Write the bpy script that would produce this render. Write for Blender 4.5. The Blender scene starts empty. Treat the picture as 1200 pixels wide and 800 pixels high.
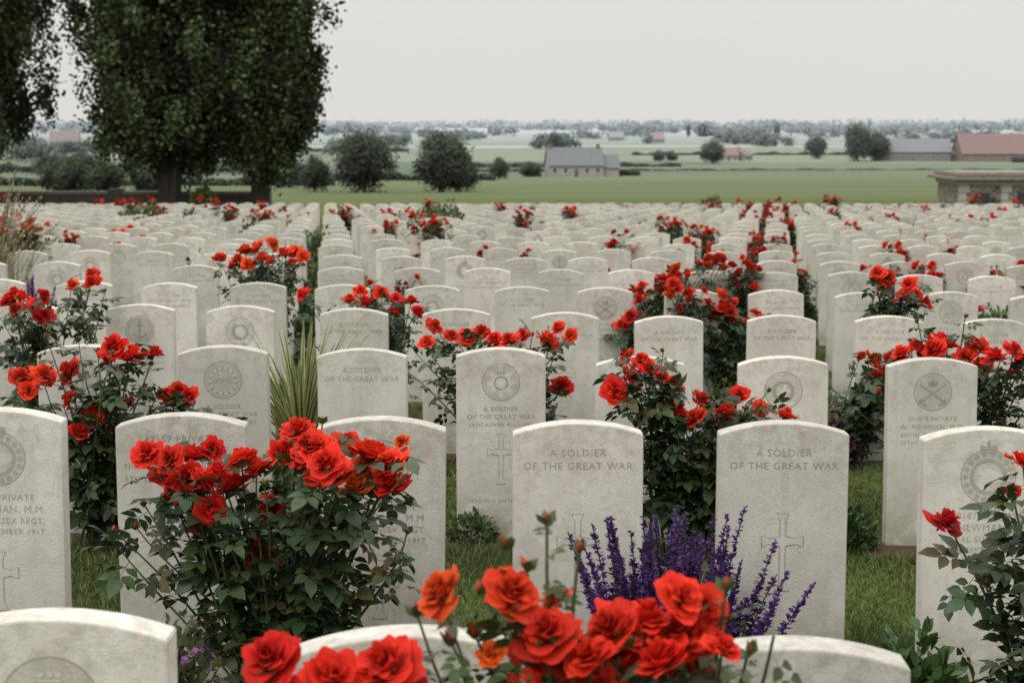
import bpy, bmesh, math, random
import numpy as np
from mathutils import Vector, Matrix, Euler
random.seed(7); rng=np.random.default_rng(11)
S=bpy.context.scene
COL=S.collection

# ---------------------------------------------------------------- terrain
GY=[-40,0,2.79,5.18,7.61,10.05,12.25,14.76,30,65,100,200,280,400,500,700,1500,14000]
GD=[1.3,1.58,1.617,1.671,1.775,1.855,1.93,2.0,2.51,3.66,5.0,8.3,10.6,12.9,14.6,15.8,16.5,17.5]
CAMZ=1.58
def gz(x,y):
    x=np.asarray(x,float);y=np.asarray(y,float)
    return CAMZ-np.interp(y,GY,GD)-0.017*np.clip(x,-8,8)*np.exp(-(y/35.0)**2)
def g(x,y): return float(gz(x,y))

# ---------------------------------------------------------------- materials
def newmat(name):
    m=bpy.data.materials.new(name);m.use_nodes=True
    nt=m.node_tree;b=nt.nodes['Principled BSDF']
    return m,nt,b
def N(nt,t,**k):
    n=nt.nodes.new(t)
    for a,v in k.items(): setattr(n,a,v)
    return n
def mixc(nt,f,a,b,mode='MIX'):
    n=nt.nodes.new('ShaderNodeMix');n.data_type='RGBA';n.blend_type=mode
    for i,v in ((0,f),(6,a),(7,b)):
        if hasattr(v,'links'): nt.links.new(v,n.inputs[i])
        else: n.inputs[i].default_value=(v if i==0 else (*v[:3],1))
    return n.outputs[2]
def math_(nt,op,a,b=0.0,c=None,clamp=False):
    n=nt.nodes.new('ShaderNodeMath');n.operation=op;n.use_clamp=clamp
    for i,v in enumerate((a,b) if c is None else (a,b,c)):
        if hasattr(v,'links'): nt.links.new(v,n.inputs[i])
        else: n.inputs[i].default_value=v
    return n.outputs[0]
def noise(nt,vec,scale,detail=4,rough=.55):
    n=nt.nodes.new('ShaderNodeTexNoise');n.inputs['Scale'].default_value=scale
    n.inputs['Detail'].default_value=detail;n.inputs['Roughness'].default_value=rough
    if vec is not None: nt.links.new(vec,n.inputs['Vector'])
    return n.outputs[0]
def sstep(nt,v,a,b):
    n=nt.nodes.new('ShaderNodeMapRange');n.interpolation_type='SMOOTHSTEP'
    nt.links.new(v,n.inputs[0]);n.inputs[1].default_value=a;n.inputs[2].default_value=b
    return n.outputs[0]
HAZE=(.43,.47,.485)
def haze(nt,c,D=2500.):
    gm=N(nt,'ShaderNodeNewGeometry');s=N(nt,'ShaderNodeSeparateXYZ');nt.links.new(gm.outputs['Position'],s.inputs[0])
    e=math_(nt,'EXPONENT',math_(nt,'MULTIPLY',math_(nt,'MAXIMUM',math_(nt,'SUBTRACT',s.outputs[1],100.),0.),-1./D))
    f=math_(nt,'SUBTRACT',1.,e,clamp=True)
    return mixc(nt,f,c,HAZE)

def stone_mat(name,base,dark):
    m,nt,b=newmat(name)
    tc=N(nt,'ShaderNodeTexCoord');oi=N(nt,'ShaderNodeObjectInfo')
    add=N(nt,'ShaderNodeVectorMath',operation='ADD');nt.links.new(tc.outputs['Object'],add.inputs[0])
    sc=N(nt,'ShaderNodeVectorMath',operation='SCALE');sc.inputs[0].default_value=(37,19,53);nt.links.new(oi.outputs['Random'],sc.inputs['Scale']);nt.links.new(sc.outputs[0],add.inputs[1])
    v=add.outputs[0]
    n1=sstep(nt,noise(nt,v,4.5,5,.6),.34,.66)
    c=mixc(nt,n1,base,dark)
    n2=noise(nt,v,150,3,.7)
    c=mixc(nt,math_(nt,'MULTIPLY',sstep(nt,n2,.48,.75),.42),c,tuple(x*.58 for x in base))
    # rain streaks running down the face
    mp=N(nt,'ShaderNodeMapping');mp.inputs['Scale'].default_value=(24,24,2.0);nt.links.new(v,mp.inputs[0])
    st=sstep(nt,noise(nt,mp.outputs[0],1,4,.6),.50,.72)
    c=mixc(nt,math_(nt,'MULTIPLY',st,.42),c,tuple(x*.62 for x in base))
    # patchy marbled staining, different amount on every stone
    amt=math_(nt,'FRACT',math_(nt,'MULTIPLY',oi.outputs['Random'],41.7))
    dist=N(nt,'ShaderNodeTexNoise');dist.inputs['Scale'].default_value=14;dist.inputs['Detail'].default_value=7;dist.inputs['Roughness'].default_value=.68;dist.inputs['Distortion'].default_value=1.2;nt.links.new(v,dist.inputs['Vector'])
    c=mixc(nt,math_(nt,'MULTIPLY',sstep(nt,dist.outputs[0],.50,.60),math_(nt,'MULTIPLY_ADD',amt,.38,.16)),c,(base[0]*.68,base[1]*.66,base[2]*.62))
    n4=noise(nt,v,32,4,.6)
    c=mixc(nt,math_(nt,'MULTIPLY',sstep(nt,n4,.60,.68),.32),c,(.71,.69,.62))
    sp=N(nt,'ShaderNodeSeparateXYZ');nt.links.new(tc.outputs['Object'],sp.inputs[0])
    z=sp.outputs[2]
    top=math_(nt,'MULTIPLY',sstep(nt,z,.55,.82),sstep(nt,noise(nt,v,24,6,.7),.42,.68))
    c=mixc(nt,math_(nt,'MULTIPLY',top,.55),c,(.30,.275,.20))
    lowf=math_(nt,'MULTIPLY',math_(nt,'SUBTRACT',1.,sstep(nt,z,.0,.33)),sstep(nt,noise(nt,v,14,4,.6),.28,.62))
    c=mixc(nt,math_(nt,'MULTIPLY',lowf,.65),c,(.24,.23,.14))
    vo=N(nt,'ShaderNodeTexVoronoi');vo.inputs['Scale'].default_value=28;nt.links.new(v,vo.inputs['Vector'])
    spk=math_(nt,'MULTIPLY',math_(nt,'LESS_THAN',vo.outputs['Distance'],.13),math_(nt,'GREATER_THAN',noise(nt,v,6,2),.58))
    c=mixc(nt,math_(nt,'MULTIPLY',spk,.5),c,(.40,.35,.2))
    r=math_(nt,'MULTIPLY_ADD',oi.outputs['Random'],.26,.83)
    mul=N(nt,'ShaderNodeCombineXYZ')
    for i in range(3): nt.links.new(r,mul.inputs[i])
    c=mixc(nt,1.,c,mul.outputs[0],'MULTIPLY')
    tint=math_(nt,'FRACT',math_(nt,'MULTIPLY',oi.outputs['Random'],17.3))
    c=mixc(nt,math_(nt,'MULTIPLY',tint,.20),c,(.42,.41,.34))
    nt.links.new(c,b.inputs['Base Color']);b.inputs['Roughness'].default_value=.9;b.inputs['Specular IOR Level'].default_value=.2
    bp=N(nt,'ShaderNodeBump');bp.inputs['Strength'].default_value=.5;bp.inputs['Distance'].default_value=.003
    nt.links.new(n2,bp.inputs['Height']);nt.links.new(bp.outputs[0],b.inputs['Normal'])
    return m
M_stone=stone_mat('portland_stone',(.665,.63,.56),(.56,.525,.455))
M_cut_shade=stone_mat('painted_cut_shade',(.37,.34,.29),(.32,.295,.25))  # darker stone copy: shade inside cut lettering painted as colour on flat shapes
M_recess_shade=stone_mat('painted_recess_shade',(.53,.50,.44),(.46,.43,.37))  # mid-dark stone copy: recess shade of badge discs put into the colour

def vcol_mat(name,rough=.55,transl=.0,hz=False,spec=.3,nscale=0):
    m,nt,b=newmat(name)
    a=N(nt,'ShaderNodeAttribute');a.attribute_name='Col'
    c=a.outputs['Color']
    if nscale:
        tc=N(nt,'ShaderNodeTexCoord')
        c=mixc(nt,1.,c,mixc(nt,noise(nt,tc.outputs['Object'],nscale,3),(.55,.55,.55),(1.45,1.45,1.45)),'MULTIPLY')
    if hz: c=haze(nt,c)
    nt.links.new(c,b.inputs['Base Color']);b.inputs['Roughness'].default_value=rough;b.inputs['Specular IOR Level'].default_value=spec
    if transl>0:
        t=N(nt,'ShaderNodeBsdfTranslucent');nt.links.new(c,t.inputs[0])
        mx=N(nt,'ShaderNodeMixShader');mx.inputs[0].default_value=transl
        nt.links.new(b.outputs[0],mx.inputs[1]);nt.links.new(t.outputs[0],mx.inputs[2])
        nt.links.new(mx.outputs[0],nt.nodes['Material Output'].inputs[0])
    return m
M_leaf=vcol_mat('foliage',.45,.22,spec=.35,nscale=60)
M_petal=vcol_mat('rose_petal',.65,.3,spec=.15,nscale=45)
M_stem=vcol_mat('stem',.6)
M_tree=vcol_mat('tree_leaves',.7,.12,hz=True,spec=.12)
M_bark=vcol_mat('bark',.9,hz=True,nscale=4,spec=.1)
M_grass=vcol_mat('grass_blades',.55,.25)

# ---------------------------------------------------------------- mesh builder
class MB:
    def __init__(s): s.V=[];s.C=[];s.Q=[];s.T=[];s.QM=[];s.TM=[];s.n=0
    def add(s,V,Q,T,mat,col):
        V=np.asarray(V,float).reshape(-1,3);n=len(V)
        col=np.asarray(col,float)
        if col.ndim==1: col=np.repeat(col[None],n,0)
        s.V.append(V);s.C.append(col)
        if Q is not None and len(Q): Q=np.asarray(Q,int)+s.n;s.Q.append(Q);s.QM.append(np.full(len(Q),mat))
        if T is not None and len(T): T=np.asarray(T,int)+s.n;s.T.append(T);s.TM.append(np.full(len(T),mat))
        s.n+=n
    def inst(s,tpl,R,O,scale,mat,col,cmul=None):
        tv,tq,tt=tpl;tv=np.asarray(tv,float);m=len(O);k=len(tv)
        scale=np.broadcast_to(np.asarray(scale,float),(m,))
        W=np.einsum('mij,kj->mki',R,tv)*scale[:,None,None]+np.asarray(O)[:,None,:]
        C=np.broadcast_to(np.asarray(col,float)[:,None,:] if np.ndim(col)==2 else np.asarray(col,float)[None,None,:],(m,k,3)).copy()
        if cmul is not None: C*=cmul[None,:,:]
        off=(np.arange(m)*k)[:,None,None]
        Q=(np.asarray(tq)[None]+off).reshape(-1,4) if len(tq) else None
        T=(np.asarray(tt)[None]+off).reshape(-1,3) if len(tt) else None
        s.add(W.reshape(-1,3),Q,T,mat,C.reshape(-1,3))
    def tube(s,P,r,mat,col,sides=5):
        P=np.asarray(P,float);r=np.broadcast_to(np.asarray(r,float),(len(P),))
        t=np.gradient(P,axis=0);t/=np.linalg.norm(t,axis=1)[:,None]+1e-9
        a=np.cross(t,np.array([.31,.9,.2]));a/=np.linalg.norm(a,axis=1)[:,None]+1e-9;b=np.cross(t,a)
        th=np.linspace(0,2*np.pi,sides,endpoint=False)
        V=(P[:,None]+r[:,None,None]*(np.cos(th)[None,:,None]*a[:,None]+np.sin(th)[None,:,None]*b[:,None])).reshape(-1,3)
        Q=[(i*sides+j,i*sides+(j+1)%sides,(i+1)*sides+(j+1)%sides,(i+1)*sides+j) for i in range(len(P)-1) for j in range(sides)]
        s.add(V,Q,None,mat,col)
    def mesh(s,name,mats,smooth=True):
        me=bpy.data.meshes.new(name);V=np.concatenate(s.V);C=np.concatenate(s.C)
        Q=np.concatenate(s.Q) if s.Q else np.zeros((0,4),int);T=np.concatenate(s.T) if s.T else np.zeros((0,3),int)
        mi=np.concatenate(s.QM+s.TM)
        me.vertices.add(len(V));me.vertices.foreach_set('co',V.ravel().astype(np.float32))
        L=np.concatenate([Q.ravel(),T.ravel()]);me.loops.add(len(L));me.loops.foreach_set('vertex_index',L.astype(np.int32))
        nf=len(Q)+len(T);me.polygons.add(nf)
        st=np.concatenate([np.arange(len(Q))*4,len(Q)*4+np.arange(len(T))*3]).astype(np.int32)
        me.polygons.foreach_set('loop_start',st)
        me.polygons.foreach_set('material_index',mi.astype(np.int32))
        me.polygons.foreach_set('use_smooth',np.full(nf,smooth))
        ca=me.color_attributes.new('Col','FLOAT_COLOR','POINT')
        ca.data.foreach_set('color',np.concatenate([C,np.ones((len(C),1))],1).ravel().astype(np.float32))
        me.update(calc_edges=True)
        for m in mats: me.materials.append(m)
        return me
def obj(name,me,loc=(0,0,0),rz=0,sc=1,parent=None):
    o=bpy.data.objects.new(name,me);o.location=loc;o.rotation_euler=(0,0,rz)
    o.scale=(sc,)*3 if np.isscalar(sc) else sc
    COL.objects.link(o)
    if parent: o.parent=parent
    return o
def norm(a): return a/(np.linalg.norm(a,axis=-1,keepdims=True)+1e-9)
def leafR(d,up=None,jit=.5):
    d=norm(d);m=len(d)
    u=np.array([0,0,1.])+rng.normal(0,jit,(m,3))
    a=norm(np.cross(d,u));b=np.cross(a,d)
    return np.stack([a,d,b],2)
def axisR(d):
    d=norm(d);a=norm(np.cross(d,rng.normal(0,1,d.shape)));b=np.cross(d,a)
    return np.stack([a,b,d],2)
def rdir(m): return norm(rng.normal(0,1,(m,3)))
# templates
RH=(np.array([[0,0,0],[.32,.5,.04],[0,1,0],[-.32,.5,.04]]),[(0,1,2,3)],[])
CARD=(np.array([[-.5,-.3,0],[.1,-.5,.1],[.5,.25,0],[-.1,.5,-.1]]),[(0,1,2,3)],[])
LF=(np.array([[0,0,0],[-.27,.32,.07],[0,.32,0],[.27,.32,.07],[-.25,.65,.06],[0,.65,-.02],[.25,.65,.06],[0,1,-.1]]),
    [(1,2,5,4),(2,3,6,5)],[(0,2,1),(0,3,2),(4,5,7),(5,6,7)])
def compound():
    V=[];Q=[];T=[];n=0
    specs=[(.55,0,0,.45)]+[(y,s*.02,s,.36 if y>.3 else .3) for y in(.5,.26) for s in(-1,1)]
    for y,x,s,l in specs:
        ang=-s*math.radians(68);ca,sa=math.cos(ang),math.sin(ang)
        v=LF[0]*l*np.array([1.15,1,1]);w=v.copy();w[:,0]=v[:,0]*ca-v[:,1]*sa+x;w[:,1]=v[:,0]*sa+v[:,1]*ca+y
        w[:,2]-=.25*(w[:,1]**2)+.35*w[:,0]**2
        V.append(w);Q+=[tuple(i+n for i in q) for q in LF[1]];T+=[tuple(i+n for i in q) for q in LF[2]];n+=8
    V.append(np.array([[-.008,0,0],[.008,0,0],[.006,.6,-.08],[-.006,.6,-.08]]));Q.append((n,n+1,n+2,n+3))
    return np.concatenate(V),Q,T
CMP=compound()
def rose_tpl(seed,nu=6,nv=5):
    r=np.random.default_rng(seed);V=[];Q=[];C=[];n=0
    k=r.uniform(.78,1.08)       # how far the bloom has opened
    rings=[(3,.30,.62,8),(4,.48,.66,20*k),(5,.68,.66,38*k),(5,.86,.60,58*k),(6,1.0,.52,82*k)]
    for ri,(cnt,R,H,open_) in enumerate(rings):
        ph=r.uniform(0,6.28)
        for p in range(cnt):
            az0=ph+2*np.pi*p/cnt+r.normal(0,.16);span=np.pi/cnt*(1.45+r.uniform(-.1,.3))
            Lr=R*(1+r.normal(0,.10));op=math.radians(open_+r.normal(0,10));k1,k2=r.uniform(0,6.28,2)
            for iv in range(nv):
                v=iv/(nv-1)
                for iu in range(nu):
                    u=-1+2*iu/(nu-1)
                    wp=.45+.75*math.sin(min(1.,v*1.15)*math.pi*.62)-(.35*max(0,v-.7)/.3)
                    vv=v*(1-.20*u*u*v)
                    ln=.9*Lr if ri>1 else R
                    rad=.05+ln*math.sin(op)*vv+.16*R*math.sin(vv*math.pi)
                    h=.78*math.cos(op)*vv*(1.05 if ri<2 else 1)-.06*ri+(.12 if ri>3 else 0)*vv
                    curl=.14*max(0,v-.6)/.4
                    rad+=curl*(1+.8*math.sin(3*u+k1))+.06*math.sin(5*u+k2)*v*v
                    h-=curl*.4-.10*math.sin(4*u+k2)*v*v*R
                    az=az0+u*span*wp
                    V.append((rad*math.cos(az),rad*math.sin(az),h))
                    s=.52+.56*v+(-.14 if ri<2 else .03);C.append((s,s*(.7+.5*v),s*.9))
            Q+=[(n+a*nu+b,n+a*nu+b+1,n+(a+1)*nu+b+1,n+(a+1)*nu+b) for a in range(nv-1) for b in range(nu-1)]
            n+=nu*nv
    return (np.array(V)-np.array([0,0,.1]),Q,[]),np.array(C)
ROSES=[rose_tpl(i,8,6) for i in range(12)]
ROSES_LO=[rose_tpl(20+i,4,4) for i in range(5)]
RED=np.array([.66,.020,.016]);SCAR=np.array([.78,.048,.022]);ORG=np.array([.86,.15,.026]);CRIM=np.array([.48,.014,.018])
def petalcol(t):
    if t<0: return CRIM+(RED-CRIM)*max(0,1+t*4)
    if t<.5: return RED+(SCAR-RED)*t*2
    return SCAR+(ORG-SCAR)*(min(t,1.1)-.5)*2
def add_rose(mb,p,r,tint,face=None,lo=False):
    T,C=random.choice(ROSES_LO if lo else ROSES)
    d=np.array([[rng.normal(0,.5),-.35+rng.normal(0,.45),.85]]) if face is None else np.array([face],float)
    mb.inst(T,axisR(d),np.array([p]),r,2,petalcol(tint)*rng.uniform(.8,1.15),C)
    R=leafR(rdir(5)*np.array([1,1,.2])+np.array([0,0,-.3]));mb.inst(RH,R,np.repeat([np.array(p)-norm(d)[0]*r*.12],5,0),r*.7,1,np.array([.05,.085,.02]))
def leafcols(m,base=(.034,.060,.021),red=0):
    c=np.array(base)[None]*rng.uniform(.6,1.5,(m,1));c[:,0]*=rng.uniform(.8,1.35,m)
    k=rng.random(m)<red
    c[k]=np.array([.075,.062,.024])*rng.uniform(.7,1.2,(k.sum(),1))
    return c
BUD=(np.array([[0,0,-.6],[.45,0,0],[0,.45,0],[-.45,0,0],[0,-.45,0],[0,0,1.2]]),[],[(0,2,1),(0,3,2),(0,4,3),(0,1,4),(1,2,5),(2,3,5),(3,4,5),(4,1,5)])
def build_rose_bush(flowers,base=(0,0,0),leaf_per=11,extra=6,lo=False,rad=.05,ls=.12,fill=40,red=.12,tips=(),lcol=(.034,.060,.021)):
    mb=MB();base=np.array(base,float)
    F=[(np.array(f[:3]),f[3],f[4]) for f in flowers]
    ends=[(f[0],True,f[1],f[2]) for f in F]
    for i in range(extra):
        f=random.choice(F)[0];e=f+np.array([rng.normal(0,.10),rng.normal(0,.08),rng.uniform(-.15,.05)]);ends.append((e,False,1,0))
    for e in tips: ends.append((np.array(e,float),False,2,0))
    for e,isf,s,t in ends:
        st=base+np.array([rng.normal(0,.05),rng.normal(0,.04),-.02])
        c1=st+(e-st)*np.array([.15,.15,.45])+rng.normal(0,.03,3);c2=st+(e-st)*np.array([.75,.75,.75])+rng.normal(0,.03,3)
        tt=np.linspace(0,1,12)[:,None]
        P=(1-tt)**3*st+3*(1-tt)**2*tt*c1+3*(1-tt)*tt**2*c2+tt**3*e
        mb.tube(P,np.linspace(.006,.0022,12),0,np.array([.06,.075,.025])*rng.uniform(.6,1.2),4)
        m=leaf_per
        tl=rng.uniform(.22,.97,m)
        if s==2 and not isf: m=min(m,8);tl=rng.uniform(.72,.97,m)
        idx=tl*11;i0=np.clip(idx.astype(int),0,10);fr=(idx-i0)[:,None]
        O=P[i0]*(1-fr)+P[i0+1]*fr
        d=rdir(m)*np.array([1,1,.45])+np.array([0,-.1,.12])
        mb.inst(CMP,leafR(d,jit=.35),O,rng.uniform(.75,1.25,m)*ls*(.75 if (s==2 and not isf) else 1),1,leafcols(m,lcol,red=.02 if isf else (red if s==1 else .3)))
        if isf:
            add_rose(mb,e,rad*s*rng.uniform(.85,1.12),t+rng.normal(0,.10)-.03,lo=lo)
        elif s==2 or rng.random()<.7:
            mb.inst(BUD,axisR(np.array([[rng.normal(0,.3),0,1.]])),np.array([e]),rng.uniform(.010,.016),2,np.array([.45,.07,.02])*rng.uniform(.6,1.2))
            mb.inst(RH,leafR(rdir(4)*np.array([1,1,.2])+np.array([0,0,1.2])),np.repeat([e-np.array([0,0,.012])],4,0),.028,1,np.array([.06,.09,.025]))
    if fill:
        f=np.array([random.choice(F)[0] for _ in range(fill)]);k=rng.uniform(.25,.92,(fill,1))
        O=base+(f-base)*np.concatenate([k**.7,k**.7,k],1)+rng.normal(0,.045,(fill,3))
        O[:,2]=np.maximum(O[:,2],base[2]+.04)
        mb.inst(CMP,leafR(rdir(fill)*np.array([1,1,.4]),jit=.4),O,rng.uniform(.7,1.2,fill)*ls,1,leafcols(fill,(.024,.046,.017)))
    return mb.mesh('rose_bush',[M_stem,M_leaf,M_petal])
def rose_bush_at(x,y,fl,jy=.09,tips=(),**k):
    z=g(x,y);loc=np.array([x,y,z])
    L=[(f[0]-x,rng.normal(0,jy),f[1]-z,*(f[-2:])) for f in fl]
    return obj('rose_bush',build_rose_bush(L,tips=[(a-x,rng.normal(0,.05),b-z) for a,b in tips],**k),loc)

# specific bushes: flowers as (x, z, size, tint) in world metres
rose_bush_at(-.66,4.72,[(-.976,.705,1,.2),(-.870,.682,1,.1),(-.814,.705,.9,0),(-.893,.622,1.05,.1),(-.746,.626,1.05,.1),(-.678,.675,1,.35),(-.576,.765,.95,.2),
 (-.560,.705,1,.3),(-.621,.700,.95,.2),(-.486,.705,1,.3),(-.447,.716,.95,.4),(-.418,.615,1.1,.95),(-.402,.660,1,.5),(-.328,.682,1.05,.4),(-.321,.631,1,.2),
 (-.298,.735,.5,.95),(-.651,.547,1.05,0),(-.673,.424,1.1,.05),(-.841,.514,.7,.7),(-.362,.368,.55,.95),(-.515,.738,.9,.25),(-.79,.581,.9,.1),(-.938,.648,.95,.2),
 (-.855,.655,1,.0),(-.80,.66,1,.1),(-.52,.655,.8,.4),(-.72,.70,.8,.3),(-.90,.71,.8,.1),(-.77,.68,.9,.1),(-.84,.61,.9,.0),(-.36,.70,.9,.45),(-.46,.66,.9,.5),(-.54,.74,.8,.2),(-.39,.71,.9,.4)],leaf_per=9,extra=14,fill=60,rad=.049,jy=.07,
 tips=[(-1.02,.5),(-.28,.5),(-.33,.40)])
rose_bush_at(.12,2.46,[(-.101,.935,.9,.9),(0.0,.930,.9,.5),(.048,.880,1.05,.25),(.03,.835,1.,.3),(.083,.83,1.05,.4),(.137,.878,1.1,.15),(.107,.85,1.,.3),
 (.193,.890,1.,.25),(.238,.925,.85,.2),(.268,.900,.85,.3),(.208,.845,1.1,.1),(.27,.82,.9,.85),(-.03,.84,.5,.95),(.15,.82,1.05,.2),(.02,.80,1.05,.35),(.17,.855,1.05,.15),(.075,.795,1.05,.3),(.24,.87,1,.2),(.225,.81,1,.1),(.06,.905,.5,.9),(.29,.865,.7,.4),(.12,.80,1,.2)],
 jy=.05,leaf_per=13,extra=14,rad=.044,fill=60,ls=.078,red=.08,lcol=(.042,.075,.022),tips=[(.05,1.02),(.095,.985),(-.01,.985),(.02,.96),(-.14,.88),(.30,.94)])
rose_bush_at(-.27,2.44,[(-.339,.838,1.1,.15),(-.25,.815,1.,.3),(-.179,.826,1.15,.2),(-.21,.79,1.0,.3),(-.30,.79,1,.2),(-.155,.80,1,.1)],jy=.05,leaf_per=7,extra=1,rad=.042,fill=20,ls=.08)
rose_bush_at(.70,7.15,[(.549,.61,1,.2),(.487,.576,1,.1),(.412,.525,1,.2),(.463,.644,.95,.2),(.669,.44,1,.3),(.755,.49,1,.3),(.727,.43,1,.2),(.875,.388,1,.3),
 (.926,.49,.9,.2),(.857,.44,.9,.4),(1.02,.42,.9,.3),(1.10,.42,.9,.4),(.652,.542,.9,.1),(.62,.45,.9,.2),(.52,.64,.8,.3),(.60,.59,.8,.2)],leaf_per=12,extra=16,fill=210,tips=[(.62,.66),(.45,.68),(.86,.55),(1.05,.5)])
rose_bush_at(-.05,9.35,[(-.412,.514,1,.3),(-.313,.50,1,.4),(-.237,.469,1.1,.3),(-.09,.456,1.2,.3),(-.013,.483,1.1,.4),(.054,.456,1.1,.5),(.179,.469,1.1,.5),(.246,.50,1,.5),
 (.304,.483,1,.5),(.269,.193,1.2,.0),(-.45,.45,.9,.4),(.2,.44,1,.4),(-.16,.50,1,.2)],leaf_per=12,extra=8,fill=150)
rose_bush_at(-1.66,7.2,[(-1.893,.576,1.1,.5),(-1.972,.576,1.1,.5),(-1.80,.586,1.1,.4),(-1.595,.702,1.1,.15),(-1.509,.671,1.1,.1),(-1.447,.661,1,.2),(-1.629,.661,1,.3),
 (-1.595,.44,1,.1),(-1.406,.484,1,.1),(-1.32,.484,1,.1),(-1.646,.313,1.15,0),(-1.722,.371,1.1,.1),(-1.8,.286,1,.1),(-1.619,.106,1.1,.0),(-1.36,.50,1,.2),(-1.93,.53,.9,.4),(-1.56,.64,1,.0),(-1.68,.42,1,.0),(-1.76,.50,.9,.2)],leaf_per=12,extra=12,fill=190,tips=[(-1.86,.74),(-1.78,.7)])
rose_bush_at(-2.45,9.6,[(-2.6,.673,1.1,.1),(-2.69,.65,1.1,.1),(-2.52,.559,1,.0),(-2.7,.58,1,.1),(-2.31,.764,1,.5),(-2.26,.74,1,.5),(-2.51,.67,1,.2),(-2.36,.73,.9,.6),(-2.58,.60,1,0),(-2.66,.69,1,.2)],extra=8,fill=150)
rose_bush_at(-1.8,13.0,[(-1.857,.69,1.2,.6),(-1.73,.72,1.2,.7),(-2.01,.6,1.2,.6),(-2.1,.63,1.1,.5),(-1.58,.66,1.2,.7),(-1.92,.57,1.2,.5),(-1.52,.63,1.1,.6),(-1.8,.63,1.3,.6),(-1.66,.65,1.2,.5),(-1.95,.67,1.1,.6),(-1.75,.60,1.1,.4),(-2.05,.55,1,.5),(-1.6,.58,1,.6)],extra=6,fill=200)
rose_bush_at(-.85,10.5,[(-1.25,.573,1,.1),(-.95,.563,1.1,.2),(-.85,.55,1.1,.2),(-.775,.59,1,.3),(-.7,.49,1,.1),(-.6,.54,1,.2),(-.55,.49,1,.2),(-.90,.60,1,.3),(-.68,.57,.9,.2)],extra=6,fill=130)
rose_bush_at(1.98,7.85,[(1.617,.534,1.1,.6),(1.73,.572,1,.5),(1.842,.609,1.1,.15),(1.9,.628,1.1,.1),(1.955,.6,1.1,.2),(2.07,.6,1.1,.2),(2.12,.57,1.1,.1),(2.18,.61,1.1,.2),(2.23,.553,1.1,.3),
 (2.1,.516,1.1,.1),(2.22,.48,1,.1),(1.87,.57,1,.0),(2.0,.56,1.1,.2),(1.80,.59,1,.2),(2.27,.60,1,.1)],extra=10,fill=210,tips=[(1.78,.72),(2.0,.74)])
rose_bush_at(2.5,11.5,[(2.356,.63,1.1,.5),(2.44,.6,1.2,.4),(2.52,.575,1.1,.4),(2.41,.55,1.1,.5),(2.6,.493,1,.3),(2.66,.439,1,.3),(2.49,.49,1.1,.4),(2.57,.54,1.1,.4),(2.36,.57,1,.6)],extra=6,fill=160)
rose_bush_at(1.36,4.45,[(1.115,.569,1.0,0),(1.285,.74,1.0,.2),(1.39,.70,1,.1),(1.37,.5,1,.2),(1.27,.66,.5,.3)],leaf_per=15,extra=8,fill=30,rad=.045,jy=.05)

def generic(seed,hgt,spread,nf,tint,lo=True,fill=180):
    fl=[]
    cl=[(rng.normal(0,spread*.6),rng.normal(0,spread*.35),hgt*rng.uniform(.72,1)) for _ in range(max(2,nf//3))]
    for i in range(nf):
        c=random.choice(cl);fl.append((c[0]+rng.normal(0,.075),c[1]+rng.normal(0,.06),c[2]+rng.normal(0,.05),rng.uniform(.9,1.25),tint+rng.normal(0,.1)))
    return build_rose_bush(fl,lo=lo,leaf_per=9,extra=6,fill=fill)
GEN=[generic(i,h,s,n,t) for i,(h,s,n,t) in enumerate([(.85,.22,10,.2),(.95,.28,16,.3),(.7,.2,7,.1),(.85,.27,13,-.1),(.95,.30,18,.5),(.75,.2,7,.8),(1.0,.25,12,.2),(.65,.2,6,.0),(.95,.33,20,.35),(.85,.28,14,.1)])]

# ---------------------------------------------------------------- headstones
W,H,TH=.38,.813,.076
def poly(bm,pts,y,mi):
    f=bm.faces.new([bm.verts.new((p[0],y,p[1])) for p in pts]);f.material_index=mi
    f.normal_update()
    if f.normal.y>0: f.normal_flip()
    return f
def stone_base():
    bm=bmesh.new();pts=[(-W/2,-.15),(W/2,-.15),(W/2,H-.036)]
    n=14;rise=.033
    R=(W*W/4+rise*rise)/(2*rise);cz=H-R;a=math.asin(W/2/R)
    pts[-1]=(W/2,H-rise-.004)
    arc=[(R*math.sin(t),cz+R*math.cos(t)) for t in np.linspace(a*.985,-a*.985,n)]
    pts=pts+arc+[(-W/2,H-rise-.004)]
    f=bm.faces.new([bm.verts.new((x,-TH/2,z)) for x,z in pts])
    r=bmesh.ops.extrude_face_region(bm,geom=[f]);vs=[v for v in r['geom'] if isinstance(v,bmesh.types.BMVert)]
    bmesh.ops.translate(bm,verts=vs,vec=(0,TH,0))
    bmesh.ops.recalc_face_normals(bm,faces=bm.faces)
    ed=[e for e in bm.edges if abs(e.verts[0].co.y-e.verts[1].co.y)<1e-5]
    bmesh.ops.bevel(bm,geom=ed,offset=.004,segments=2,profile=.5,affect='EDGES')
    me=bpy.data.meshes.new('t');bm.to_mesh(me);bm.free();bm=bmesh.new();bm.from_mesh(me);bpy.data.meshes.remove(me)
    for f in bm.faces: f.material_index=0
    return bm
FY=-TH/2
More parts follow.
